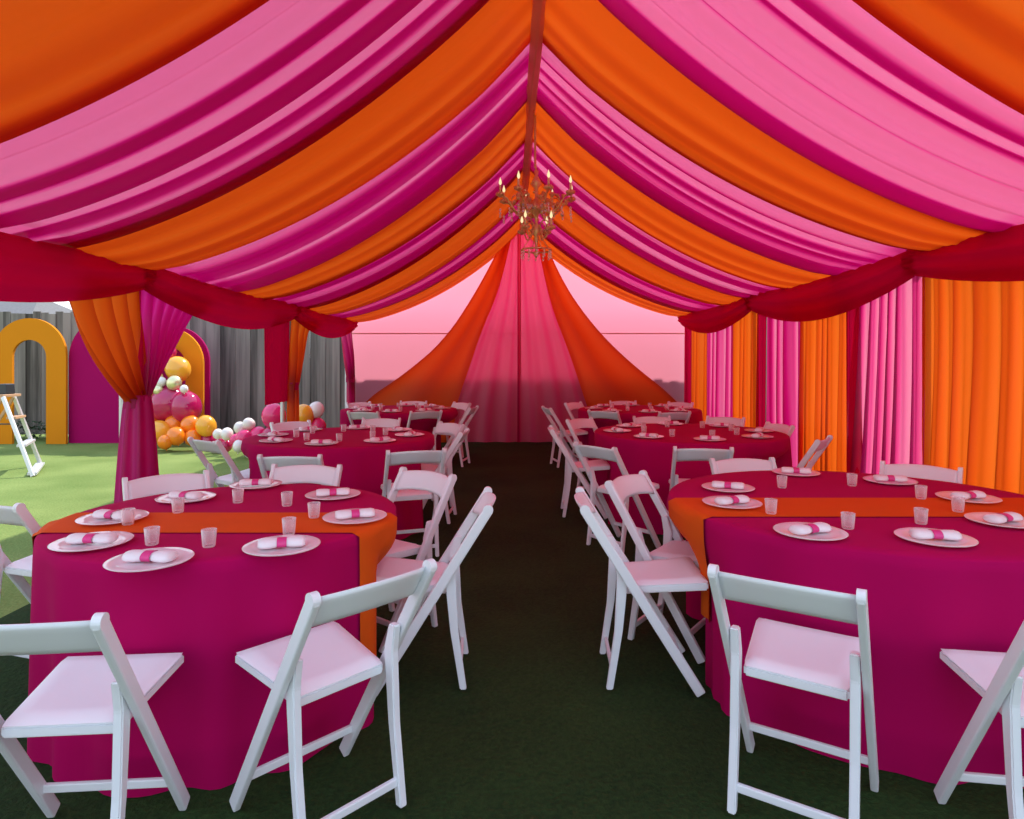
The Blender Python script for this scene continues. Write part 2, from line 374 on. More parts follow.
def roof_band(side, i, kind, pat, label):
    E = EL if side < 0 else ER
    xe = (XL + 0.05) if side < 0 else (XR - 0.05)
    ze = 2.10 if side < 0 else 2.19
    r0, r1, e0, e1 = RB[i], RB[i + 1], E[i], E[i + 1]
    if side < 0 and i == 2: r1 += 0.15
    if side < 0 and i == 3: r0 += 0.15
    ph = i * 1.7 + side; sg = 0.27 if side < 0 else 0.24
    rnd = random.Random(i * 31 + side)
    A = [rnd.uniform(0, 6.28) for _ in range(5)]
    pink = kind == 'pink'
    def fn(u, t):
        uu = u
        y = lerp(lerp(r0, r1, uu), lerp(e0, e1, uu), t)
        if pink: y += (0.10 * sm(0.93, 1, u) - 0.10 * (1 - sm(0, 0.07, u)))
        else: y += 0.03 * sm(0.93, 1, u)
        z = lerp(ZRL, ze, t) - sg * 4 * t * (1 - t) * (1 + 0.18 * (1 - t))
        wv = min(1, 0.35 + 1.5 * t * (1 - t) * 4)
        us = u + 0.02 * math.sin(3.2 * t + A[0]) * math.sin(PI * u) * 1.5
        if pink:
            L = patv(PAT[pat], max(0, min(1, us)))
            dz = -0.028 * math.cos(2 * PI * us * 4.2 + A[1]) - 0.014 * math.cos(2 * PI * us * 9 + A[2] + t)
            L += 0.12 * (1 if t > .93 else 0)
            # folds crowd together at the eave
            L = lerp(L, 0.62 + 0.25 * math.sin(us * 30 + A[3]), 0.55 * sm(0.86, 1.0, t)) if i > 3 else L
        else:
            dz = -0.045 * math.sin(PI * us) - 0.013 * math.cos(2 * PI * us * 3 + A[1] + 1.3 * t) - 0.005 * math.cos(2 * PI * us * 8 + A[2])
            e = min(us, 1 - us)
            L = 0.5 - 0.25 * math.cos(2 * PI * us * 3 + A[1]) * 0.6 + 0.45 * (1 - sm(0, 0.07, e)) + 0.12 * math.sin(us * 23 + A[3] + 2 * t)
            dz -= 0.022
        if u > .98 or u < .02: dz += 0.008 if pink else 0.0
        dz += 0.035 * (1 - 2 * u)
        # the cloth is gathered onto the eave and the ridge
        z += dz * wv * (0.75 + 0.25 * (1 - t))
        return (lerp(RX + side * 0.03, xe, t), y, z), max(0, min(1, L))
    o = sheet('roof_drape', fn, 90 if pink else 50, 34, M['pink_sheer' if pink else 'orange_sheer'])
    tag(o, label, 'drape', 'drapes swagged from the ridge to the left eave' if side < 0 else 'drapes swagged from the ridge to the right eave')
kinds = ['orange', 'pink', 'orange', 'pink', 'orange', 'pink', 'orange', 'pink', 'orange', 'pink', 'orange']
lpat = {1: 'A', 3: 'A', 5: 'C', 7: 'D', 9: 'D'}; rpat = {1: 'B', 3: 'E', 5: 'B', 7: 'C', 9: 'D'}
nearness = {2: 'cut by the top corner', 3: 'widest and nearest pink one', 4: 'broadest orange one',
            5: 'second pink one from the front', 6: 'ending above the chandelier, middle of the roof', 7: 'third pink one from the front',
            8: 'beside the chandelier, narrow', 9: 'last pink one before the gable', 10: 'thin, bordering the pale gable wall'}
for side, sn in ((-1, 'left'), (1, 'right')):
    for i in range(2, 11):
        kd = kinds[i]
        nm = nearness.get(i, 'overhead beyond the top edge')
        cn = 'orange' if kd == 'orange' else 'pink striped'
        roof_band(side, i, kd, (lpat if side < 0 else rpat).get(i), '%s roof drape on the %s slope, %s' % (cn, sn, nm))
# cloth-wrapped ridge beam
def ridge(u, v):
    a = 2 * PI * u; y = lerp(Y0 + 0.02, 11.2, v)
    r = 0.045 + 0.006 * math.sin(5 * a + 2 * y)
    return (RX + 0.95 * r * math.cos(a), y, ZRL - 0.02 + 1.2 * r * math.sin(a)), 0
tag(sheet('ridge_wrap', ridge, 20, 50, M['ridge_cloth']), 'dusty rose cloth wrapped along the ridge beam above the chandelier', 'drape')

# ---------------------------------------------------------------- valances along the eaves
def valance(side, y0, y1, label, mid=0.34, end=0.18, top=None):
    x = XL + 0.07 if side < 0 else XR - 0.07
    zt = (2.15 if side < 0 else 2.24) if top is None else top
    y0 -= 0.07; y1 += 0.07 if y1 < 11 else 0
    def fn(u, v):
        y = lerp(y0, y1, u); s = math.sin(PI * u)
        drop = end + (mid - end) * (s ** 0.8)
        tsag = 0.05 * s
        bulge = 0.075 + 0.05 * math.sin(PI * v) + 0.012 * math.sin(v * 17 + 2 * u)
        return (x - side * (0.01 + bulge), y, zt - tsag - v * drop), 0.9
    return tag(sheet('eave_valance', fn, 36, 14, M['crimson']), label, 'valance', 'valances swagged between the tent poles')
valance(-1, 1.6, 4.78, 'crimson valance on the left eave, nearest the camera', 0.37)
valance(-1, 4.78, 8.10, 'crimson valance on the left eave, above the weathered fence and second table', 0.36)
valance(-1, 8.10, 11.2, 'crimson valance on the left eave, short one next to the gable', 0.34)
valance(1, 1.6, 4.7, 'crimson valance on the right eave, above the wide orange curtain', 0.34)
valance(1, 4.7, 7.9, 'crimson valance on the right eave, above the bright pink curtain', 0.38)
valance(1, 7.9, 11.2, 'crimson valance on the right eave, short one next to the gable', 0.36)

# ---------------------------------------------------------------- right side curtains
def curtain(label, y0, y1, kind, folds, amp=0.035, b0=None, b1=None, side=1, zt=None, seed=0, z0=0.02, light=0.0):
    b0 = y0 if b0 is None else b0; b1 = y1 if b1 is None else b1
    x = (XR - 0.02) if side > 0 else (XL + 0.02)
    zt = zt or 2.08
    rnd = random.Random(seed); A = [rnd.uniform(0, 6.28) for _ in range(4)]
    mat = {'pink': M['pink_curtain'], 'orange': M['orange_sheer'], 'red': M['crimson'], 'magenta': M['magenta_drape']}[kind]
    def fn(u, v):
        y = lerp(lerp(y0, y1, u), lerp(b0, b1, u), v)
        us = u + 0.012 * math.sin(4 * v + A[0]) + (0.6 * math.sin(2 * PI * u * 1.7 + A[3]) + 0.25 * math.sin(2 * PI * u * folds * 0.37)) * 0.35 / folds
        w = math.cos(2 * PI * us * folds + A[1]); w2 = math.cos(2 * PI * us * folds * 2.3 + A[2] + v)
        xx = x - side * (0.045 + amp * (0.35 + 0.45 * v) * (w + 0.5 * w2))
        if kind == 'pink': L = 0.34 - light + 0.40 * w + 0.2 * w2  # paler stripes: sunlight on the folds put into the cloth colour
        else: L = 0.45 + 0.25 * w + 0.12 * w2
        return (xx, y, lerp(zt, z0, v)), max(0, min(1, L))
    return tag(sheet('side_curtain', fn, max(24, int(folds * 14)), 24, mat), label, 'curtain', 'curtains hung along the %s side' % ('right' if side > 0 else 'left'))
curtain('wide orange curtain at the right edge of the photo', 1.7, 4.74, 'orange', 15, seed=1, amp=0.03)
curtain('bright pink gathered curtain flaring towards the floor on the right wall', 4.70, 5.66, 'pink', 7, b0=4.72, b1=5.88, seed=2, amp=0.045, light=0.12)
curtain('narrow crimson strip beside the bright pink curtain', 5.58, 5.82, 'red', 1, seed=3)
curtain('orange curtain in the middle of the right wall, behind the leaning chair', 5.80, 6.72, 'orange', 6, seed=4)
curtain('magenta and pink curtain left of the middle orange one', 6.70, 7.62, 'pink', 3.5, seed=5)
curtain('narrow crimson strip by the second pole on the right', 7.60, 7.92, 'red', 1, seed=6)
curtain('orange curtain beyond the second pole on the right', 7.90, 8.80, 'orange', 4, seed=7)
curtain('small pink curtain near the gable on the right', 8.78, 9.96, 'pink', 4, seed=8, light=0.05)
curtain('narrow orange curtain next to the gable corner on the right', 9.94, 10.85, 'orange', 3, seed=9)
curtain('crimson curtain filling the right gable corner', 10.83, 11.25, 'red', 2, seed=10)

# ---------------------------------------------------------------- tied drapes on the left posts
def tied(label, yp, y0, y1, kind, ztie, top=2.0, e0=1.9, e1=1.0, wt=0.07, wb=0.15, folds=7, seed=0, col='left', xo=0.0):
    """drape from y0..y1 at the eave gathered to the pole at yp"""
    rnd = random.Random(seed); A = [rnd.uniform(0, 6.28) for _ in range(4)]
    mat = {'orange': M['orange_sheer'], 'magenta': M['magenta_drape'], 'pink': M['pink_sheer']}[kind]
    a0 = yp - wt; a1 = yp + wt
    if y0 >= yp - 0.02: a0 = yp - 0.01
    if y1 <= yp + 0.02: a1 = yp + 0.01
    def fn(u, v):
        z = lerp(top, 0.02, v)
        if z > ztie:
            q = (top - z) / (top - ztie)
            l = lerp(y0, a0, 1 - (1 - q ** e0)); r = lerp(y1, a1, 1 - (1 - q ** e1))
        else:
            q = (ztie - z) / ztie
            k = q ** 0.7
            l = a0 - (wb - wt) * k * (1 if a0 < yp - 0.02 else 0); r = a1 + (wb - wt) * k * (1 if a1 > yp + 0.02 else 0)
        y = lerp(l, r, u)
        am = 0.035 if z > ztie else 0.03
        am *= 0.25 + 0.75 * sm(0, 0.3, v)
        wid = r - l
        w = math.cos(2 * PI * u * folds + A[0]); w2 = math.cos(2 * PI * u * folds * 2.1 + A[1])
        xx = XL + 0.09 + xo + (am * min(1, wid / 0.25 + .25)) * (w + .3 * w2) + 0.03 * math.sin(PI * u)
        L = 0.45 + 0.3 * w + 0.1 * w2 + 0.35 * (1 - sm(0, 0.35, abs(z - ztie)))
        return (xx, y, z), max(0, min(1, L))
    return fn, mat, label
def tied_drape(root_label, yp, parts, ztie, grp):
    root = thing('tied_curtain', root_label, 'curtain', (0, 0, 0), 0, grp)
    for nm, args in parts:
        fn, mat, _ = tied('', yp, ztie=ztie, **args)
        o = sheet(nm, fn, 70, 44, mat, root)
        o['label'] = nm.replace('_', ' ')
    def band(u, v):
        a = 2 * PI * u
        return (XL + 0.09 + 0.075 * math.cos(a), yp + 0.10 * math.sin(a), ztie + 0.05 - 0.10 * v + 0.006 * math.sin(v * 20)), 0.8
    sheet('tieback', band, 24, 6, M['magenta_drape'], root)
    return root
tied_drape('orange and magenta curtain pair tied back to the nearest left pole', 4.79,
    [('orange_drape', dict(y0=4.00, y1=4.82, kind='orange', e0=1.9, e1=1.2, folds=4, seed=1, wt=0.09, wb=0.02)),
     ('magenta_drape', dict(y0=4.78, y1=5.85, kind='magenta', e0=1.0, e1=0.85, folds=6, seed=2, wt=0.09, wb=0.10, xo=0.015)),
     ], 1.12, 'tied curtains on the left poles')
# magenta column below the tie-back
def col(u, v):
    a = 2 * PI * u; r = lerp(0.095, 0.19, v ** 0.7) * (1 + 0.13 * math.sin(7 * a + 1))
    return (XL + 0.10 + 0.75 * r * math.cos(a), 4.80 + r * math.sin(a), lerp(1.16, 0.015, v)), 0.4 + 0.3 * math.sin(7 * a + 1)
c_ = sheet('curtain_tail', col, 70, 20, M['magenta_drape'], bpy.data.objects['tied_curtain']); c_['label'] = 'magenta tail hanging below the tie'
curtain('short crimson panel hanging straight beside the second left pole', 7.30, 8.16, 'red', 4, side=-1, zt=2.0, seed=31, amp=0.02, z0=0.92)
tied_drape('slim orange curtain tied to the second left pole behind the second table', 8.2,
    [('orange_drape', dict(y0=8.16, y1=9.15, kind='orange', e0=1, e1=0.6, folds=3, seed=3, wt=0.16, wb=0.2))], 1.1, 'tied curtains on the left poles')
tied_drape('pink curtain tied to the far left corner pole at the gable', 11.15,
    [('pink_drape', dict(y0=10.35, y1=11.2, kind='pink', e0=0.8, e1=1, folds=3, seed=4, wt=0.14, wb=0.2))], 1.1, 'tied curtains on the left poles')

# ---------------------------------------------------------------- gable swags
YG = 11.20; KG = YG / F
def gp(px, py): return ((px - 512) * KG, CAMH + (HZ - py) * KG)
def curve_at(pts, s):
    n = len(pts) - 1; f = s * n; i = min(n - 1, int(f)); t = f - i
    return (lerp(pts[i][0], pts[i + 1][0], t), lerp(pts[i][1], pts[i + 1][1], t))
def smoothc(pts, it=2):
    for _ in range(it):
        q = [pts[0]]
        for a, b in zip(pts, pts[1:]):
            q.append((a[0] * .75 + b[0] * .25, a[1] * .75 + b[1] * .25)); q.append((a[0] * .25 + b[0] * .75, a[1] * .25 + b[1] * .75))
        q.append(pts[-1]); pts = q
    return pts
def gable_swag(name, A, B, mat, folds, amp, label, yoff=0.0, Lf=None, nu=50):
    A = smoothc([gp(*p) for p in A]); B = smoothc([gp(*p) for p in B])
    def fn(u, v):
        a = curve_at(A, v); b = curve_at(B, v)
        x = lerp(a[0], b[0], u); z = lerp(a[1], b[1], u)
        w = math.cos(2 * PI * u * folds + 1.0)
        y = YG + yoff - amp * (0.3 + 0.7 * v) * w
        L = Lf(u, v) if Lf else 0.4 + 0.25 * w + 0.3 * (1 - sm(0, .12, u)) + 0.3 * (1 - sm(0, .1, 1 - u))
        return (x, y, max(0.015, z)), max(0, min(1, L))
    return tag(sheet(name, fn, nu, 40, mat), label, 'drape', 'swags on the gable wall')
gable_swag('gable_swag', [(507, 232), (478, 289), (444, 341), (402, 376), (368, 398), (352, 420), (350, 460)],
           [(512, 236), (499, 291), (481, 332), (469, 369), (457, 402), (454, 425), (452, 460)], M['orange_sheer'], 1.5, 0.02,
           'orange swag sweeping to the lower left of the gable wall')
gable_swag('gable_swag', [(541, 232), (564, 285), (595, 328), (628, 361), (675, 398), (690, 420), (690, 460)],
           [(536, 236), (550, 304), (568, 349), (583, 394), (590, 415), (594, 440), (596, 460)], M['orange_sheer'], 1.5, 0.02,
           'orange swag sweeping to the lower right of the gable wall')
gable_swag('gable_fan_drape', [(504, 230), (495, 290), (476, 332), (462, 369), (450, 402), (447, 428), (445, 443.5)],
           [(521, 230), (521, 290), (521, 332), (521, 369), (521, 402), (521, 428), (521, 443.5)], M['pink_sheer'], 3.5, 0.03,
           'pink pleated panel fanning down the middle of the gable, left half', 0.06,
           lambda u, v: 0.06 + 0.16 * sm(.3, 1, math.cos(2 * PI * (u + .04 * math.sin(7 * u)) * 3.5 + 1)) + 0.75 * (1 - sm(0, .07, 1 - u)) + 0.6 * (1 - sm(0, .06, u)), 70)
gable_swag('gable_fan_drape', [(517.5, 230), (517.5, 290), (517.5, 332), (517.5, 369), (517.5, 402), (517.5, 428), (517.5, 443.5)],
           [(542, 230), (556, 304), (573, 349), (582, 375), (590, 400), (596, 425), (600, 443.5)], M['pink_sheer'], 3.5, 0.03,
           'pink pleated panel fanning down the middle of the gable, right half', 0.06,
           lambda u, v: 0.06 + 0.16 * sm(.3, 1, math.cos(2 * PI * (u + .04 * math.sin(7 * u)) * 3.5 + 1)) + 0.75 * (1 - sm(0, .06, u)) + 0.6 * (1 - sm(0, .06, 1 - u)), 70)

# ---------------------------------------------------------------- folding chair
def make_chair():
    t = thing('folding_chair', '', 'chair')
    OFF = 0.28
    P = lambda s, z, x=0: (x, s - OFF, z)
    for sx in (-1, 1):      # long slats: back upright running down to the front foot
        bm = bmesh.new(); x = sx * 0.196
        bar(bm, P(0.0, 0.785, x), P(0.49, 0.012, x), 0.043, 0.024, bev=0.006)
        # rounded top end
        m = Matrix.Translation(P(0.004, 0.782, x)) @ Matrix.Rotation(PI / 2, 4, 'Y') 
        bmesh.ops.create_cone(bm, cap_ends=True, segments=20, radius1=0.0215, radius2=0.0215, depth=0.0235, matrix=m)
        obj('leg', bm, M['plastic'], t)
    for sx in (-1, 1):      # rear legs hinged on the slats above the seat
        bm = bmesh.new(); x = sx * 0.168
        pts = [P(0.145, 0.575, x), P(0.165, 0.49, x), P(0.148, 0.26, x), P(0.11, 0.012, x)]
        wd = [0.034, 0.046, 0.034, 0.028]
        rows_ = []
        for (px_, py_, pz_), wv in zip(pts, wd):
            rows_.append([bm.verts.new((px_ + a * 0.013, py_ + b * wv / 2, pz_)) for a, b in ((-1, -1), (1, -1), (1, 1), (-1, 1))])
        for A_, B_ in zip(rows_, rows_[1:]):
            for q in range(4): bm.faces.new((A_[q], A_[(q + 1) % 4], B_[(q + 1) % 4], B_[q]))
        bm.faces.new(rows_[0][::-1]); bm.faces.new(rows_[-1])
        bmesh.ops.bevel(bm, geom=list(bm.edges), offset=0.004, segments=2, affect='EDGES')
        obj('leg', bm, M['plastic'], t)
    # seat: rigid pan with a slightly domed pad
    bm = bmesh.new(); n = 12; mrows = []
    for j in range(n + 1):
        v = j / n; row = []
        for i in range(n + 1):
            u = i / n; a = 2 * u - 1; b = 2 * v - 1
            hw = lerp(0.150, 0.182, v)
            ed = max(abs(a), abs(b)); drop = 0.016 * sm(0.8, 1.0, ed) ** 1.5
            s = lerp(0.18, 0.525, v); z = lerp(0.455, 0.486, v) - drop - 0.012 * (1 - a * a) * (1 - b * b) + 0.006
            if abs(a) > .99 and abs(b) > .99: hw *= 0.965
            row.append(bm.verts.new(P(s, z, a * hw)))
        mrows.append(row)
    for j in range(n):
        for i in range(n): bm.faces.new((mrows[j][i], mrows[j][i + 1], mrows[j + 1][i + 1], mrows[j + 1][i]))
    obj('seat_pad', bm, M['pad'], t, smooth=True)
    bm = bmesh.new()
    vs = [P(0.18, 0.444, -0.150), P(0.18, 0.444, 0.150), P(0.525, 0.476, 0.182), P(0.525, 0.476, -0.182)]
    top = [bm.verts.new(v) for v in vs]; bot = [bm.verts.new((v[0], v[1], v[2] - 0.034)) for v in vs]
    bm.faces.new(top); bm.faces.new(bot[::-1])
    for q in range(4): bm.faces.new((top[q], bot[q], bot[(q + 1) % 4], top[(q + 1) % 4]))
    bmesh.ops.bevel(bm, geom=list(bm.edges), offset=0.007, segments=2, affect='EDGES')
    obj('seat', bm, M['plastic'], t)
    # curved back panel
    bm = bmesh.new(); lay_ = []
    for j in range(7):
        v = j / 6; row = []
        for i in range(17):
            a = i / 8 - 1
            zt = 0.782 + 0.012 * (1 - a * a); zb = 0.682 + 0.016 * (1 - a * a)
            z = lerp(zb, zt, v); s = (0.785 - z) * 0.49 / 0.773 - 0.035 * (1 - a * a) + 0.012
            ed = 0.004 * (1 if 0 < j < 6 else 0)
            row.append((a * 0.186, s - OFF, z, 0.004 + ed))
        lay_.append(row)
    f_ = [[bm.verts.new((x, y + th, z)) for x, y, z, th in r_] for r_ in lay_]; b_ = [[bm.verts.new((x, y - th, z)) for x, y, z, th in r_] for r_ in lay_]
    for j in range(6):
        for i in range(16):
            bm.faces.new((f_[j][i], f_[j + 1][i], f_[j + 1][i + 1], f_[j][i + 1])); bm.faces.new((b_[j][i], b_[j][i + 1], b_[j + 1][i + 1], b_[j + 1][i]))
    for i in range(16):
        bm.faces.new((f_[0][i], f_[0][i + 1], b_[0][i + 1], b_[0][i])); bm.faces.new((f_[6][i + 1], f_[6][i], b_[6][i], b_[6][i + 1]))
    for j in range(6):
        bm.faces.new((f_[j][0], b_[j][0], b_[j + 1][0], f_[j + 1][0])); bm.faces.new((f_[j + 1][16], b_[j + 1][16], b_[j][16], f_[j][16]))
    obj('backrest', bm, M['plastic'], t, smooth=True)
    for s, z, hw in ((0.125, 0.085, 0.160), (0.425, 0.125, 0.188)):
        bm = bmesh.new(); bar(bm, P(s, z, -hw), P(s, z, hw), 0.026, 0.016, side=(0, 1, 0), bev=0.004)
        obj('stretcher', bm, M['plastic'], t)
    return t
proto_chair = make_chair(); used_chair = [False]
CHAIRS = []
def chair(bx, by, ux, uy, label, group):
    """(bx,by) = middle of the backrest top, (ux,uy) = the way the chair faces"""
    l = math.hypot(ux, uy); ux /= l; uy /= l
    x = bx + 0.28 * ux; y = by + 0.28 * uy; rz = math.atan2(uy, ux) - PI / 2
    CHAIRS.append((x, y, ux, uy))
    z = FZ if (XL < x < XR) else 0.0
    if not used_chair[0]:
        used_chair[0] = True; proto_chair.location = (x, y, z); proto_chair.rotation_euler = (0, 0, rz)
        proto_chair['label'] = label; proto_chair['group'] = group; return proto_chair
    return dup(proto_chair, (x, y, z), rz, label, group)
G = lambda s: 'white folding chairs around the %s table' % s
T = {'fl': (-1.205, 2.81, 0.685), 'fr': (1.66, 3.05, 0.89), 'ml': (-1.50, 5.72, 0.80), 'mr': (1.64, 6.05, 0.86), 'bl': (-1.55, 8.95, 0.78), 'br': (1.75, 8.95, 0.82)}
def ring_chair(tk, deg, gap, label, group, turn=0):
    cx, cy, R = T[tk]; a = math.radians(deg); d = R + gap
    ux, uy = -math.cos(a + math.radians(turn)), -math.sin(a + math.radians(turn))
    chair(cx + d * math.cos(a), cy + d * math.sin(a), ux, uy, label, group)
g = G('front left')
chair(-0.385, 1.85, -0.72, 0.69, 'white folding chair turned diagonally at the front left table, nearest the aisle', g)
chair(-1.19, 1.55, -0.08, 1.0, 'white folding chair at the bottom left corner, its back cut by the edge', g)
chair(-2.38, 1.85, 0.75, 0.55, 'white folding chair mostly hidden behind the bottom left chair', g)
chair(-2.30, 2.84, 0.30, 0.95, 'white folding chair on the sunny grass side at the left edge of the photo', g)
chair(-0.105, 2.95, -1.0, -0.04, 'white folding chair seen side on, left of the aisle, nearest the camera', g)
chair(-0.47, 3.62, -0.62, -0.78, 'white folding chair at the back right of the front left table, beside the aisle', g)
chair(-1.21, 3.84, -0.05, -1.0, 'white folding chair behind the front left table, arched back just right of its middle', g)
chair(-1.87, 3.52, 0.6, -0.8, 'white folding chair behind the front left table, in front of the magenta column', g)
g = G('front right')
chair(0.765, 1.835, 0.54, 0.84, 'white folding chair seen from behind in front of the front right table', g)
chair(0.315, 2.95, 1.0, -0.05, 'white folding chair seen side on, right of the aisle, nearest the camera', g)
chair(0.61, 3.47, 0.80, -0.60, 'white folding chair with open back behind the side-on chair right of the aisle', g)
chair(1.49, 1.57, 0.15, 0.99, 'white folding chair at the bottom right corner, only seat and leg in view', g)
chair(1.45, 4.10, 0.1, -1.0, 'white folding chair behind the front right table, left arched back', g)
chair(2.42, 3.85, -0.6, -0.75, 'white folding chair behind the front right table, below the bright pink curtain', g)
g = G('middle left')
chair(-0.66, 4.50, -0.32, 0.95, 'white folding chair with slanting slat, aisle side in front of the middle left table', g)
chair(-1.45, 4.24, 0.0, 1.0, 'white folding chair with square back in front of the middle left table', g)
chair(-2.42, 5.10, 0.55, 0.80, 'white folding chair by the grass, left of the middle left table', g)
chair(-0.42, 5.75, -1.0, 0.08, 'white folding chair seen side on at the aisle side of the middle left table', g)
chair(-0.60, 6.45, -0.75, -0.6, 'white folding chair at the far aisle corner of the middle left table', g)
chair(-1.40, 6.98, -0.05, -1.0, 'white folding chair behind the middle left table', g)
chair(-2.25, 6.60, 0.65, -0.7, 'white folding chair behind the middle left table, on the fence side', g)
g = G('middle right')
chair(0.60, 4.75, 0.78, 0.62, 'white folding chair at the near aisle corner of the middle right table', g)
chair(0.36, 6.0, 1.0, -0.03, 'white folding chair seen side on at the aisle side of the middle right table', g)
chair(0.72, 6.95, 0.70, -0.70, 'white folding chair at the far aisle corner of the middle right table', g)
chair(1.36, 4.62, 0.12, 1.0, 'white folding chair with straight back between the two right tables', g)
chair(2.50, 5.20, -0.75, 0.6, 'white folding chair leaning near the orange curtain on the right', g)
chair(2.62, 6.35, -0.95, -0.2, 'white folding chair against the magenta curtain, right of the middle right table', g)
chair(2.35, 7.15, -0.55, -0.8, 'white folding chair behind the middle right table, on the curtain side', g)
chair(1.55, 7.22, 0.05, -1.0, 'white folding chair behind the middle right table, centre', g)
g = G('far left')
ring_chair('bl', -12, 0.28, 'white folding chair at the aisle side of the far left table', g)
ring_chair('bl', 40, 0.28, 'white folding chair at the far aisle corner of the far left table', g)
ring_chair('bl', -62, 0.27, 'white folding chair at the near aisle corner of the far left table', g)
ring_chair('bl', -105, 0.27, 'white folding chair on the near side of the far left table', g)
ring_chair('bl', 88, 0.27, 'white folding chair behind the far left table, centre', g)
ring_chair('bl', 135, 0.27, 'white folding chair behind the far left table, on the fence side', g)
g = G('far right')
ring_chair('br', 192, 0.50, 'white folding chair at the aisle side of the far right table', g)
ring_chair('br', 140, 0.28, 'white folding chair at the far aisle corner of the far right table', g)
ring_chair('br', 235, 0.27, 'white folding chair at the near aisle corner of the far right table', g)
ring_chair('br', 282, 0.27, 'white folding chair on the near side of the far right table', g)
ring_chair('br', 92, 0.27, 'white folding chair behind the far right table, centre', g)
ring_chair('br', 45, 0.27, 'white folding chair behind the far right table, on the curtain side', g)

# ---------------------------------------------------------------- tables
ZT = 0.76
def cloth_fn(key):
    cx, cy, R = T[key]
    rnd = random.Random(len(key) + cx * 10); A = [rnd.uniform(0, 6.28) for _ in range(4)]
    dents = []
    for x, y, ux, uy in CHAIRS:
        dx, dy = x - cx, y - cy
        if math.hypot(dx, dy) > R + 0.6: continue
        # seat front corners and slat feet
        for s in (0.245, 0.06):
            for lx in (-0.215, -0.1, 0, 0.1, 0.215):
                qx = x + ux * s + uy * lx; qy = y + uy * s - ux * lx
                rr = math.hypot(qx - cx, qy - cy)
                if rr < R + 0.03: dents.append((math.atan2(qy - cy, qx - cx), rr))
    def r(th, z):
        h = 1 - z / ZT
        a = 0.028 * h ** 0.6
        v = R + 0.012 + (0.03 if R > .7 and cy > 4 else 0.0) * h + a * (0.6 * math.sin(16 * th + A[0]) + 0.3 * math.sin(23 * th + A[1]) + 0.35 * math.sin(9 * th + A[2]))
        lim = v
        for da, rr in dents:
            d = abs((th - da + PI) % (2 * PI) - PI) * rr
            t_ = max(0, 1 - d / 0.10)
            if t_ > 0:
                want = rr - 0.012
                lim = min(lim, lerp(v, want, sm(0, 0.55, t_)))
        return lerp(v, lim, sm(0.10, 0.38, h))
    return r
RF = {}
def make_table(key, label):
    cx, cy, R = T[key]; r = cloth_fn(key); RF[key] = r
    root = thing('banquet_table', label, 'table', (cx, cy, FZ), 0, 'round tables under magenta cloths')
    bm = bmesh.new(); n = 144; rings = []
    def ring(f): rings.append([bm.verts.new(f(2 * PI * k / n)) for k in range(n)])
    for q in (0.3, 0.7, 0.93): ring(lambda th, q=q: (R * q * math.cos(th), R * q * math.sin(th), ZT - FZ + 0.0))
    ring(lambda th: (R * math.cos(th), R * math.sin(th), ZT - FZ - 0.002))
    ring(lambda th: ((R + 0.009) * math.cos(th), (R + 0.009) * math.sin(th), ZT - FZ - 0.009))
    for j in range(1, 23):
        z = lerp(ZT - 0.012, 0.004, j / 22)
        ring(lambda th, z=z: (r(th, z) * math.cos(th), r(th, z) * math.sin(th), max(0.003, z - FZ)))
    for A_, B_ in zip(rings, rings[1:]):
        for q in range(n): bm.faces.new((A_[q], B_[q], B_[(q + 1) % n], A_[(q + 1) % n]))
    bm.faces.new(rings[0])
    obj('tablecloth', bm, M['cloth'], root, smooth=True)
    bm = bmesh.new(); lathe(bm, [(R - 0.012, 0.715 - FZ), (R - 0.004, 0.72 - FZ), (R - 0.004, 0.748 - FZ), (R - 0.012, 0.753 - FZ)], 64)
    obj('tabletop', bm, M['tabletop'], root)
    for k_ in range(4):
        a = PI / 4 + k_ * PI / 2; q = 0.26
        bm = bmesh.new(); tube(bm, [(q * math.cos(a), q * math.sin(a), 0.002), (q * math.cos(a), q * math.sin(a), 0.716 - FZ)], 0.016, 10)
        obj('leg', bm, M['steel'], root)
    return root
make_table('fl', 'round table under a magenta cloth with orange runner, front left')
make_table('fr', 'round table under a magenta cloth with orange runner, front right, cut by the photo edge')
make_table('ml', 'round table under a magenta cloth, second on the left of the aisle')
make_table('mr', 'round table under a magenta cloth, second on the right of the aisle')
make_table('bl', 'round table under a magenta cloth, farthest on the left by the gable')
make_table('br', 'round table under a magenta cloth, farthest on the right by the gable')

def runner(key, yc, hw, drop, label):
    cx, cy, R = T[key]; r = RF[key]
    def fn(u, v):
        y = yc - cy + lerp(-hw, hw, u)
        xe = math.sqrt(R * R - y * y)
        tot = drop * 2 + 2 * xe; s = v * tot
        # side the strip hangs down: follow the cloth
        if drop < s < drop + 2 * xe:
            x = s - drop - xe; return (cx + x, cy + y, ZT + 0.004 - 0.001 * (abs(x) > xe - .01)), 0
        sg = -1 if s <= drop else 1
        dn = (drop - s) if sg < 0 else s - drop - 2 * xe
        z = ZT - dn
        th0 = math.atan2(y, sg * xe); rr = r(th0, max(0.01, z)) + 0.012
        return (cx + rr * math.cos(th0), cy + rr * math.sin(th0), z), 0
    o = sheet('table_runner', fn, 14, 110, M['runner']); tag(o, label, 'table runner')
runner('fl', 2.65, 0.165, 0.52, 'orange runner across the front left table')
runner('fr', 2.93, 0.19, 0.45, 'orange runner across the front right table')

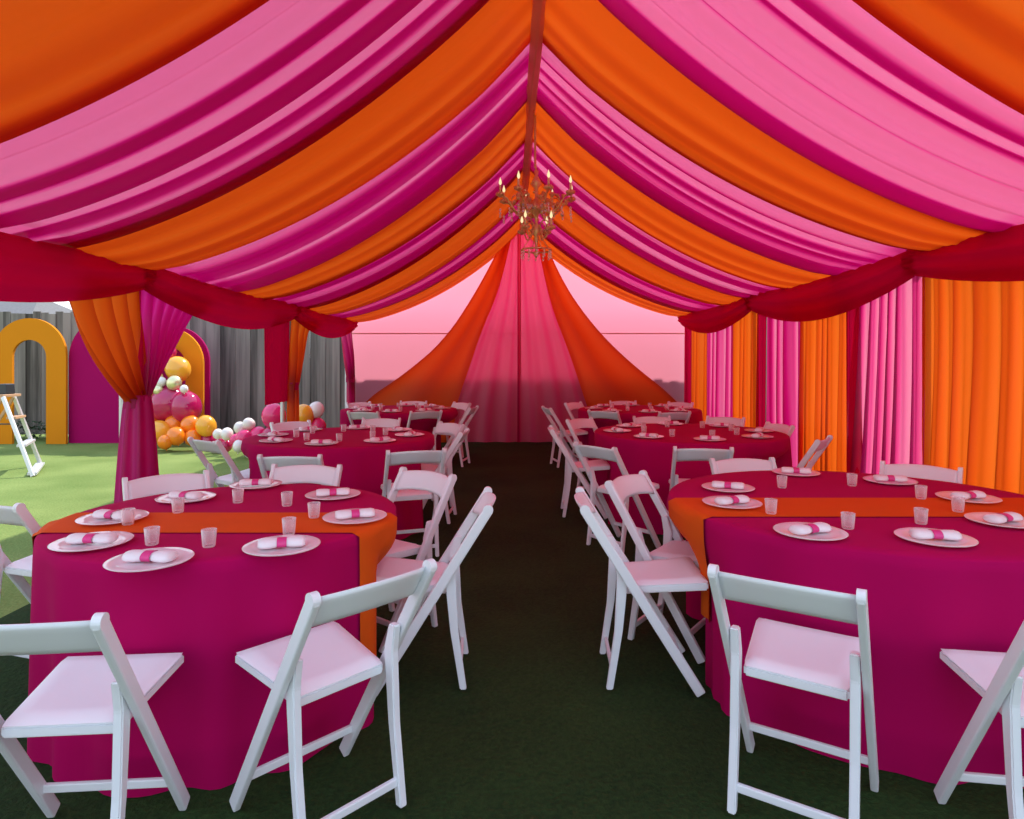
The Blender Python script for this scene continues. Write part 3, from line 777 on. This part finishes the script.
# ---------------------------------------------------------------- place settings
def make_plate():
    bm = bmesh.new()
    lathe(bm, [(0.001, 0.0), (0.075, 0.0), (0.095, 0.006), (0.128, 0.012), (0.131, 0.015), (0.128, 0.0165), (0.094, 0.010), (0.074, 0.004), (0.001, 0.004)], 40, close=False)
    o = obj('charger_plate', bm, M['plate'], smooth=True); tag(o, '', 'plate'); return o
def make_napkin():
    root = thing('rolled_napkin', '', 'napkin')
    bm = bmesh.new(); rings = []
    n = 14
    for j in range(13):
        s = j / 12; x = lerp(-0.078, 0.078, s)
        w = 0.034 - 0.010 * math.exp(-((s - .5) / .13) ** 2) + 0.004 * math.sin(9 * s)
        h = 0.017 - 0.004 * math.exp(-((s - .5) / .13) ** 2)
        if j in (0, 12): w *= .82; h *= .8
        rings.append([bm.verts.new((x, w * math.cos(2 * PI * k / n) * (1 + .08 * math.sin(5 * k)), 0.018 + h * math.sin(2 * PI * k / n))) for k in range(n)])
    for A_, B_ in zip(rings, rings[1:]):
        for q in range(n): bm.faces.new((A_[q], A_[(q + 1) % n], B_[(q + 1) % n], B_[q]))
    bm.faces.new(rings[0][::-1]); bm.faces.new(rings[-1])
    obj('cloth_roll', bm, M['napkin'], root, smooth=True)
    bm = bmesh.new(); rings = []
    for x in (-0.016, 0.016):
        rings.append([bm.verts.new((x, 0.0305 * math.cos(2 * PI * k / 18), 0.018 + 0.0165 * math.sin(2 * PI * k / 18))) for k in range(18)])
    for q in range(18): bm.faces.new((rings[0][q], rings[0][(q + 1) % 18], rings[1][(q + 1) % 18], rings[1][q]))
    obj('napkin_band', bm, M['band'], root, smooth=True)
    return root
def make_glass():
    bm = bmesh.new()
    lathe(bm, [(0.001, 0.0), (0.019, 0.0), (0.022, 0.004), (0.026, 0.062), (0.0248, 0.062), (0.0208, 0.012), (0.001, 0.011)], 24, close=False)
    o = obj('glass_tumbler', bm, M['glass'], smooth=True); tag(o, '', 'glass'); return o
pp, pn, pg = make_plate(), make_napkin(), make_glass(); first = {'p': True, 'n': True, 'g': True}
def place(kind, proto, x, y, z, rz, label, group):
    if first[kind]:
        first[kind] = False; proto.location = (x, y, z); proto.rotation_euler = (0, 0, rz); proto['label'] = label; proto['group'] = group; return proto
    return dup(proto, (x, y, z), rz, label, group)
BIN = {0: 'right edge', 45: 'back right edge', 90: 'back edge', 135: 'back left edge', 180: 'left edge', 225: 'front left edge', 270: 'front edge', 315: 'front right edge'}
def binof(dx, dy):
    a = math.degrees(math.atan2(dy, dx)) % 360; return BIN[int(((a + 22.5) % 360) // 45) * 45]
tn = {'fl': 'front left table', 'fr': 'front right table', 'ml': 'second left table', 'mr': 'second right table', 'bl': 'farthest left table', 'br': 'farthest right table'}
def settle(key, plates, glasses):
    cx, cy, R = T[key]; names = set()
    rnd = random.Random(key)
    for k_, (x, y) in enumerate(plates):
        b = binof(x - cx, y - cy)
        if b in names: print('DUP BIN', key, b)
        names.add(b)
        onrun = key in ('fl', 'fr') and abs(y - (2.65 if key == 'fl' else 2.93)) < 0.17 + 0.12
        z = ZT + (0.0055 if onrun else 0.001)
        place('p', pp, x, y, z, 0, 'clear pinkish plate at the %s of the %s' % (b, tn[key]), 'plates on the %s' % tn[key])
        a = math.atan2(y - cy, x - cx) + PI / 2 + rnd.uniform(-.5, .5)
        if key in ('fl', 'fr'): a = rnd.uniform(-0.4, 0.4)
        place('n', pn, x, y, z + 0.006, a, 'white rolled napkin with pink band on the %s plate of the %s' % (b.replace(' edge', ''), tn[key]), 'napkins on the %s' % tn[key])
    for k_, (x, y, ph) in enumerate(glasses):
        onrun = key in ('fl', 'fr') and abs(y - (2.65 if key == 'fl' else 2.93)) < 0.22
        place('g', pg, x, y, ZT + (0.006 if onrun else 0.001), 0, 'small clear tumbler on the %s, %s' % (tn[key], ph), 'tumblers on the %s' % tn[key])
def unp(px, py, z=0.775):
    d = F * (CAMH - z) / (py - HZ); return ((px - 512) / F * d, d)
settle('fl', [unp(*p) for p in ((186, 497), (113, 518), (92, 541), (150, 559), (282, 545), (355, 517), (333, 494), (256, 484))],
       [unp(px, py, 0.76) + (t,) for px, py, t in ((238, 503, 'near its back edge'), (287, 506, 'towards its back right'), (314, 519, 'at the right end of the runner'),
        (209, 547, 'standing alone at its front middle'), (152, 545, 'front left, behind the front plate'), (289, 536, 'front right, behind a plate'),
        (178, 514, 'towards its back left'), (128, 526, 'at the left end of the runner'))])
settle('fr', [unp(*p) for p in ((728, 487), (732, 503), (810, 531), (935, 537), (1003, 520), (968, 498), (890, 480), (796, 472))],
       [unp(px, py, 0.76) + (t,) for px, py, t in ((782, 488, 'towards its back left'), (852, 486, 'near its back edge'), (921, 500, 'towards its back right'),
        (848, 529, 'standing alone at its front middle'), (921, 524, 'front, behind the front plate'), (771, 515, 'at the left end of the runner'), (958, 513, 'at the right of the runner'))])
for key in ('ml', 'mr', 'bl', 'br'):
    cx, cy, R = T[key]
    ps = [(cx + (R - 0.20) * math.cos(math.radians(a)), cy + (R - 0.20) * math.sin(math.radians(a))) for a in range(0, 360, 45)]
    gs_ = [(cx + (R - 0.42) * math.cos(math.radians(a + 12)), cy + (R - 0.42) * math.sin(math.radians(a + 12)), 'towards its ' + BIN[a]) for a in range(0, 360, 45)]
    settle(key, ps, gs_)

# ---------------------------------------------------------------- chandelier
CX, CY = 0.215, 5.75
def pz(py, d=CY): return CAMH + (HZ - py) * d / F
ch = thing('chandelier', 'gold candle chandelier with crystal drops hanging from the ridge', 'chandelier', (CX, CY, pz(205)))
zb = pz(205)
bm = bmesh.new(); tube(bm, [(-0.02, 0, 3.66 - zb), (-0.01, 0, 0.42), (0, 0, 0.30)], 0.006, 8)
for q in range(20):
    ztk = 0.34 + q * (3.60 - zb - 0.34) / 20
    ball(bm, (-0.01, 0, ztk), 0.011, 1.6, 8, 6)
obj('chain', bm, M['brass'], ch, smooth=True)
bm = bmesh.new()
lathe(bm, [(0.004, .32), (.02, .30), (.012, .26), (.035, .22), (.05, .19), (.018, .15), (.014, .06), (.05, .02), (.075, -.02), (.055, -.06), (.02, -.09), (.012, -.16), (.035, -.20), (.04, -.24), (.018, -.28), (.010, -.40), (.03, -.43), (.002, -.47)], 20)
obj('stem', bm, M['brass'], ch, smooth=True)
def arm(a, R_, z0, zc, r=0.009, drops=True):
    ca, sa = math.cos(a), math.sin(a); bm = bmesh.new(); pts = []
    for q in range(15):
        t = q / 14; rad = 0.04 + (R_ - 0.04) * t
        z = z0 - 0.10 * math.sin(PI * min(1, t * 1.25)) + (zc - z0) * sm(0.35, 1, t)
        pts.append((rad * ca, rad * sa, z))
    tube(bm, pts, r, 8)
    # scroll curl
    tube(bm, [((R_ * .55 + 0.045 * math.cos(w_)) * ca, (R_ * .55 + 0.045 * math.cos(w_)) * sa, z0 + 0.01 + 0.045 * math.sin(w_)) for w_ in [q * .5 for q in range(11)]], 0.006, 6)
    x, y = R_ * ca, R_ * sa
    lathe(bm, [(0.006, zc - .01), (.034, zc + .012), (.036, zc + .018), (.014, zc + .016), (.014, zc + .03)], 14, (x, y, 0))
    for w_ in range(6):   # petals round the cup
        b = w_ * PI / 3; ball(bm, (x + .028 * math.cos(b), y + .028 * math.sin(b), zc + .018), .013, 1.3, 8, 6)
    o = obj('arm', bm, M['brass'], ch, smooth=True)
    bm = bmesh.new(); tube(bm, [(x, y, zc + .025), (x, y, zc + .095)], 0.010, 10); obj('candle_tube', bm, M['candle'], o, smooth=True)
    bm = bmesh.new(); lathe(bm, [(0.004, zc + .095), (.013, zc + .112), (.012, zc + .128), (.005, zc + .150), (.001, zc + .165)], 10, (x, y, 0)); obj('bulb', bm, M['bulb'], o, smooth=True)
    if drops:
        bm = bmesh.new()
        for q in range(3):
            rr = R_ * (0.5 + 0.25 * q); zz = zc - 0.04 - 0.015 * q
            for s_ in range(3): ball(bm, (rr * ca, rr * sa, zz - 0.05 - 0.028 * s_), 0.010, 1.4, 8, 6)
        obj('crystal_drops', bm, M['crystal'], ch, smooth=True)
for q in range(8): arm(q * PI / 4 + 0.28, 0.33, 0.02, 0.055)
for q in range(4): arm(q * PI / 2 + 0.9, 0.16, -0.20, -0.235, 0.007, False)
bm = bmesh.new(); tube(bm, [(0.13 * math.cos(q * PI / 12), 0.13 * math.sin(q * PI / 12), -0.40) for q in range(24)], 0.008, 8, closed=True)
for q in range(4):
    a = q * PI / 2 + 0.3; tube(bm, [(0.13 * math.cos(a), 0.13 * math.sin(a), -0.40), (0.018 * math.cos(a), 0.018 * math.sin(a), -0.24)], 0.004, 6)
obj('lower_ring', bm, M['brass'], ch, smooth=True)
bm = bmesh.new()
for q in range(12):
    a = q * PI / 6
    for s_ in range(3): ball(bm, (0.13 * math.cos(a), 0.13 * math.sin(a), -0.42 - 0.024 * s_), 0.009, 1.3, 8, 6)
    ball(bm, (0.085 * math.cos(a), 0.085 * math.sin(a), -0.035), 0.024, 1.0, 8, 6)
obj('crystal_fringe', bm, M['crystal'], ch, smooth=True)
bm = bmesh.new(); rnd = random.Random(5)
for q in range(70):
    a = rnd.uniform(0, 2 * PI); rr = rnd.uniform(0.06, 0.27)
    ball(bm, (rr * math.cos(a), rr * math.sin(a), rnd.uniform(-0.10, 0.11) * (1 - rr)), rnd.uniform(.012, .026), 1, 7, 5)
tag(obj('rosette_cluster', bm, M['brass'], ch, smooth=True), None, None, kind='stuff')

# ---------------------------------------------------------------- outside: fence, arches, balloons, ladder, roof
YF = 12.25
fence = thing('wooden_fence', 'weathered grey wooden board fence beyond the tent', 'fence', (0, YF, 0))
bm = bmesh.new(); rnd = random.Random(11); x = -113 * 0.141; q_ = 0
while x < 9:
    wd = 0.141; y = (0.0 if q_ % 2 else 0.014) + rnd.uniform(0, .006); q_ += 1
    h = 2.33 + rnd.uniform(-.025, .025)
    bar(bm, (x + wd / 2, y, 0.04), (x + wd / 2 + rnd.uniform(-.008, .008), y, h), 0.018, wd + 0.005, side=(1, 0, 0), bev=0)
    x += wd
obj('boards', bm, M['wood'], fence)
for z in (0.35, 1.2, 2.1):
    bm = bmesh.new(); bar(bm, (-16, 0.06, z), (9, 0.06, z), 0.09, 0.045, side=(0, 1, 0), bev=0); obj('rail', bm, M['wood'], fence)
for q in range(11):
    bm = bmesh.new(); bar(bm, (-16 + q * 2.5, 0.13, 0.0), (-16 + q * 2.5, 0.13, 2.3), 0.09, 0.09, bev=0); obj('post', bm, M['wood'], fence)

def arch_board(xc, y, hw, h, mat, label, hole=None, th=0.05, name='backdrop_arch'):
    """board with a round top; hole = (half width, height) opening cut from the ground"""
    bm = bmesh.new(); n = 24
    outer = [(hw, 0.0)] + [(hw * math.cos(PI * k_ / n), h - hw + hw * math.sin(PI * k_ / n)) for k_ in range(n + 1)] + [(-hw, 0.0)]
    if hole:
        a, hh = hole
        inner = [(a, 0.0)] + [(a * math.cos(PI * k_ / n), hh - a + a * math.sin(PI * k_ / n)) for k_ in range(n + 1)] + [(-a, 0.0)]
        for yy, rev in ((0, False), (th, True)):
            o_ = [bm.verts.new((px, yy, pz_)) for px, pz_ in outer]; i_ = [bm.verts.new((px, yy, pz_)) for px, pz_ in inner]
            for q in range(len(o_) - 1):
                f = (o_[q], o_[q + 1], i_[q + 1], i_[q]); bm.faces.new(f if rev else f[::-1])
            if not rev: O0, I0 = o_, i_
            else:
                for q in range(len(o_) - 1):
                    bm.faces.new((O0[q], O0[q + 1], o_[q + 1], o_[q])); bm.faces.new((I0[q + 1], I0[q], i_[q], i_[q + 1]))
    else:
        O0 = [bm.verts.new((px, 0, pz_)) for px, pz_ in outer]; O1 = [bm.verts.new((px, th, pz_)) for px, pz_ in outer]
        bm.faces.new(O0); bm.faces.new(O1[::-1])
        for q in range(len(O0)): bm.faces.new((O0[(q + 1) % len(O0)], O0[q], O1[q], O1[(q + 1) % len(O0)]))
    o = obj(name, bm, mat, loc=(xc, y, 0.002)); tag(o, label, 'backdrop'); return o
def wx(px, d): return (px - 512) / F * d
arch_board(wx(29, 11.1), 11.1, 0.63, 2.15, M['arch_orange'], 'orange open arch board standing on the lawn at the left edge', hole=(0.29, 1.78))
arch_board(wx(112, 11.2), 11.22, 0.76, 2.22, M['arch_magenta'], 'solid magenta round-topped board beside the orange arch')
arch_board(wx(171, 11.2), 11.1, 0.60, 1.98, M['arch_orange'], 'orange open arch board behind the balloons', hole=(0.30, 1.66))
arch_board(wx(170, 11.2), 11.32, 0.62, 2.02, M['arch_magenta'], 'magenta board behind the balloon arch, its edge showing')
# low plants behind the left arch
bm = bmesh.new(); rnd = random.Random(3)
for q in range(260):
    cx_ = wx(31, 11.7) + rnd.gauss(0, .3); cy_ = 11.75 + rnd.uniform(-.25, .25); cz = rnd.uniform(0.02, .32)
    s_ = rnd.uniform(.04, .09); a = rnd.uniform(0, 6.28); up = rnd.uniform(-.3, .9)
    d1 = Vector((math.cos(a), math.sin(a), up)) * s_; d2 = Vector((-math.sin(a), math.cos(a), 0)) * s_ * .4
    c0 = Vector((cx_, cy_, cz)); bm.faces.new([bm.verts.new(p_) for p_ in (c0, c0 + d1 * .5 + d2, c0 + d1, c0 + d1 * .5 - d2)])
tag(obj('ground_shrub', bm, M['leaf']), 'low dark green plants seen through the left orange arch', 'shrub')

def garland(label, items, ref):
    root = thing('balloon_garland', label, 'balloons', ref)
    for px, py, rp_, d, mk in items:
        x = wx(px, d); z = CAMH + (HZ - py) * d / F; r_ = rp_ * d / F
        z = max(z, r_ * 0.98)
        bm = bmesh.new(); rot = Matrix.Rotation(random.uniform(-.6, .6), 4, 'X') @ Matrix.Rotation(random.uniform(-.6, .6), 4, 'Y')
        ball(bm, (0, 0, 0), r_, 1.1, 20, 14, rot)
        lathe(bm, [(0.012, -0.02), (0.004, 0.0), (0.012, 0.012)], 8, tuple(rot @ Vector((0, 0, -r_ * 1.1))))
        o = obj('balloon', bm, M[mk], root, smooth=True)
        o.location = (x - ref[0], d - ref[1], z - ref[2])
        o['label'] = mk.replace('bal_', '') + ' balloon'
        for v in (): pass
    return root
items = [(178, 369, 12, 10.75, 'bal_gold'), (168, 352, 8, 10.9, 'bal_magenta'), (163, 361, 8, 10.8, 'bal_orange'), (161, 382, 5, 10.5, 'bal_white'), (159, 377, 4, 10.6, 'foil'), (158, 390, 5, 10.45, 'foil'),
         (174, 383, 7, 10.5, 'foil'), (184, 389, 4, 10.4, 'bal_white'), (168, 404, 17, 10.6, 'bal_magenta'), (186, 407, 15, 10.55, 'bal_magenta'), (178, 398, 13, 10.75, 'bal_magenta'),
         (160, 432, 11, 10.35, 'bal_gold'), (176, 436, 9, 10.2, 'bal_orange'), (190, 425, 9, 10.4, 'bal_orange'), (174, 424, 9, 10.5, 'bal_orange'), (206, 426, 10, 10.3, 'bal_gold'), (193, 438, 8, 10.3, 'bal_orange'), (149, 425, 10, 10.5, 'bal_orange'),
         (165, 442, 7, 10.1, 'bal_orange'), (208, 440, 8, 10.4, 'bal_magenta'), (220, 442, 6, 10.3, 'bal_magenta')]
garland('orange, gold and magenta balloon garland piled in front of the second arch', items, (wx(180, 10.5), 10.5, 0))
items = [(218, 434, 5, 10.0, 'bal_white'), (227, 434, 6, 9.9, 'bal_white'), (236, 440, 6, 9.8, 'bal_pink'), (240, 428, 6, 9.6, 'bal_white'), (249, 424, 6, 9.6, 'bal_white'), (244, 438, 8, 9.5, 'bal_pink'), (239, 446, 6, 9.4, 'bal_white'),
         (258, 436, 9, 9.6, 'bal_pink'), (226, 446, 6, 10.0, 'bal_magenta'), (215, 448, 6, 10.0, 'bal_white'), (252, 450, 9, 9.5, 'bal_white'), (274, 416, 12, 9.5, 'bal_pink'), (272, 436, 10, 9.5, 'bal_magenta'),
         (303, 416, 11, 9.6, 'bal_gold'), (316, 410, 8, 9.7, 'bal_white'), (300, 436, 10, 9.5, 'bal_orange'), (318, 426, 8, 9.7, 'bal_pink'), (286, 448, 10, 9.4, 'bal_magenta')]
garland('white, hot pink and yellow balloon garland lying beyond the tent side', items, (wx(260, 9.6), 9.6, 0))

# step ladder on the lawn at the left edge
lad = thing('step_ladder', 'white folding step ladder on the sunny lawn at the left edge', 'ladder', (wx(6, 8.0), 8.0, 0), 0)
def lp(px, py, d=8.0): return Vector((wx(px, d) - wx(6, 8.0), d - 8.0, CAMH + (HZ - py) * d / F))
A1, B1 = lp(3, 397, 8.15), lp(33, 477, 7.97); A2, B2 = lp(14, 397, 8.45), lp(41, 465, 8.80)
B1.z = B2.z = 0.005
for nm, a, b in (('rail', A1, B1), ('rail', A2, B2)):
    bm = bmesh.new(); bar(bm, a, b, 0.045, 0.03, side=(0, 1, 0), bev=0.004); obj(nm, bm, M['metal'], lad)
for f_, mk in ((0.27, 'tanwood'), (0.62, 'metal'), (0.97, 'metal')):
    bm = bmesh.new(); a = A1.lerp(B1, f_); b = A2.lerp(B2, f_); bar(bm, a, b, 0.03, 0.10, side=(1, 0, 0), bev=0.003); obj('step', bm, M[mk], lad)
for a, dx in ((A1, -0.62), (A2, -0.62)):
    bm = bmesh.new(); b = Vector((a.x + dx, a.y, 0.005)); bar(bm, a, b, 0.035, 0.025, side=(0, 1, 0), bev=0.004); obj('rear_rail', bm, M['tanwood'], lad)
bm = bmesh.new(); m_ = (A1 + A2) / 2
bar(bm, m_ + Vector((-0.09, 0, 0.02)), m_ + Vector((0.05, 0, 0.02)), 0.30, 0.035, side=(0, 0, 1), bev=0.006); obj('top_step', bm, M['tanwood'], lad)
bm = bmesh.new(); bar(bm, (A1.x - 0.66 * 0.35, A1.y, A1.z * .65), (A1.x + .12, A1.y, A1.z * .65), 0.03, 0.015, side=(0, 0, 1), bev=0); obj('spreader', bm, M['darkplastic'], lad)
bm = bmesh.new(); tz = lad.location
bar(bm, (0, 0, 0), (0.0, 0.0, 0.13), 0.16, 0.12, bev=0.01, taper=0.9)
t_ = obj('tool_case', bm, M['darkplastic'], loc=tuple(Vector(tz) + m_ + Vector((-0.03, 0, 0.0385)))); tag(t_, 'small dark case standing on top of the step ladder', 'case')

# neighbour's house beyond the fence
house = thing('neighbour_house', 'grey roofed house beyond the fence at far left', 'house', (-17.5, 22, 0))
bm = bmesh.new(); bmesh.ops.create_cube(bm, size=1, matrix=Matrix.Translation((0, 0, 1.3)) @ Matrix.Diagonal((5, 4, 2.6, 1))); obj('walls', bm, M['stucco'], house)
bm = bmesh.new()
v_ = [bm.verts.new(p_) for p_ in ((-2.9, -2.4, 2.55), (2.9, -2.4, 2.55), (2.9, 2.4, 2.55), (-2.9, 2.4, 2.55), (-1.5, 0, 3.6), (1.5, 0, 3.6))]
for f in ((0, 1, 5, 4), (1, 2, 5), (2, 3, 4, 5), (3, 0, 4), (3, 2, 1, 0)): bm.faces.new([v_[i] for i in f])
obj('roof', bm, M['roof'], house)
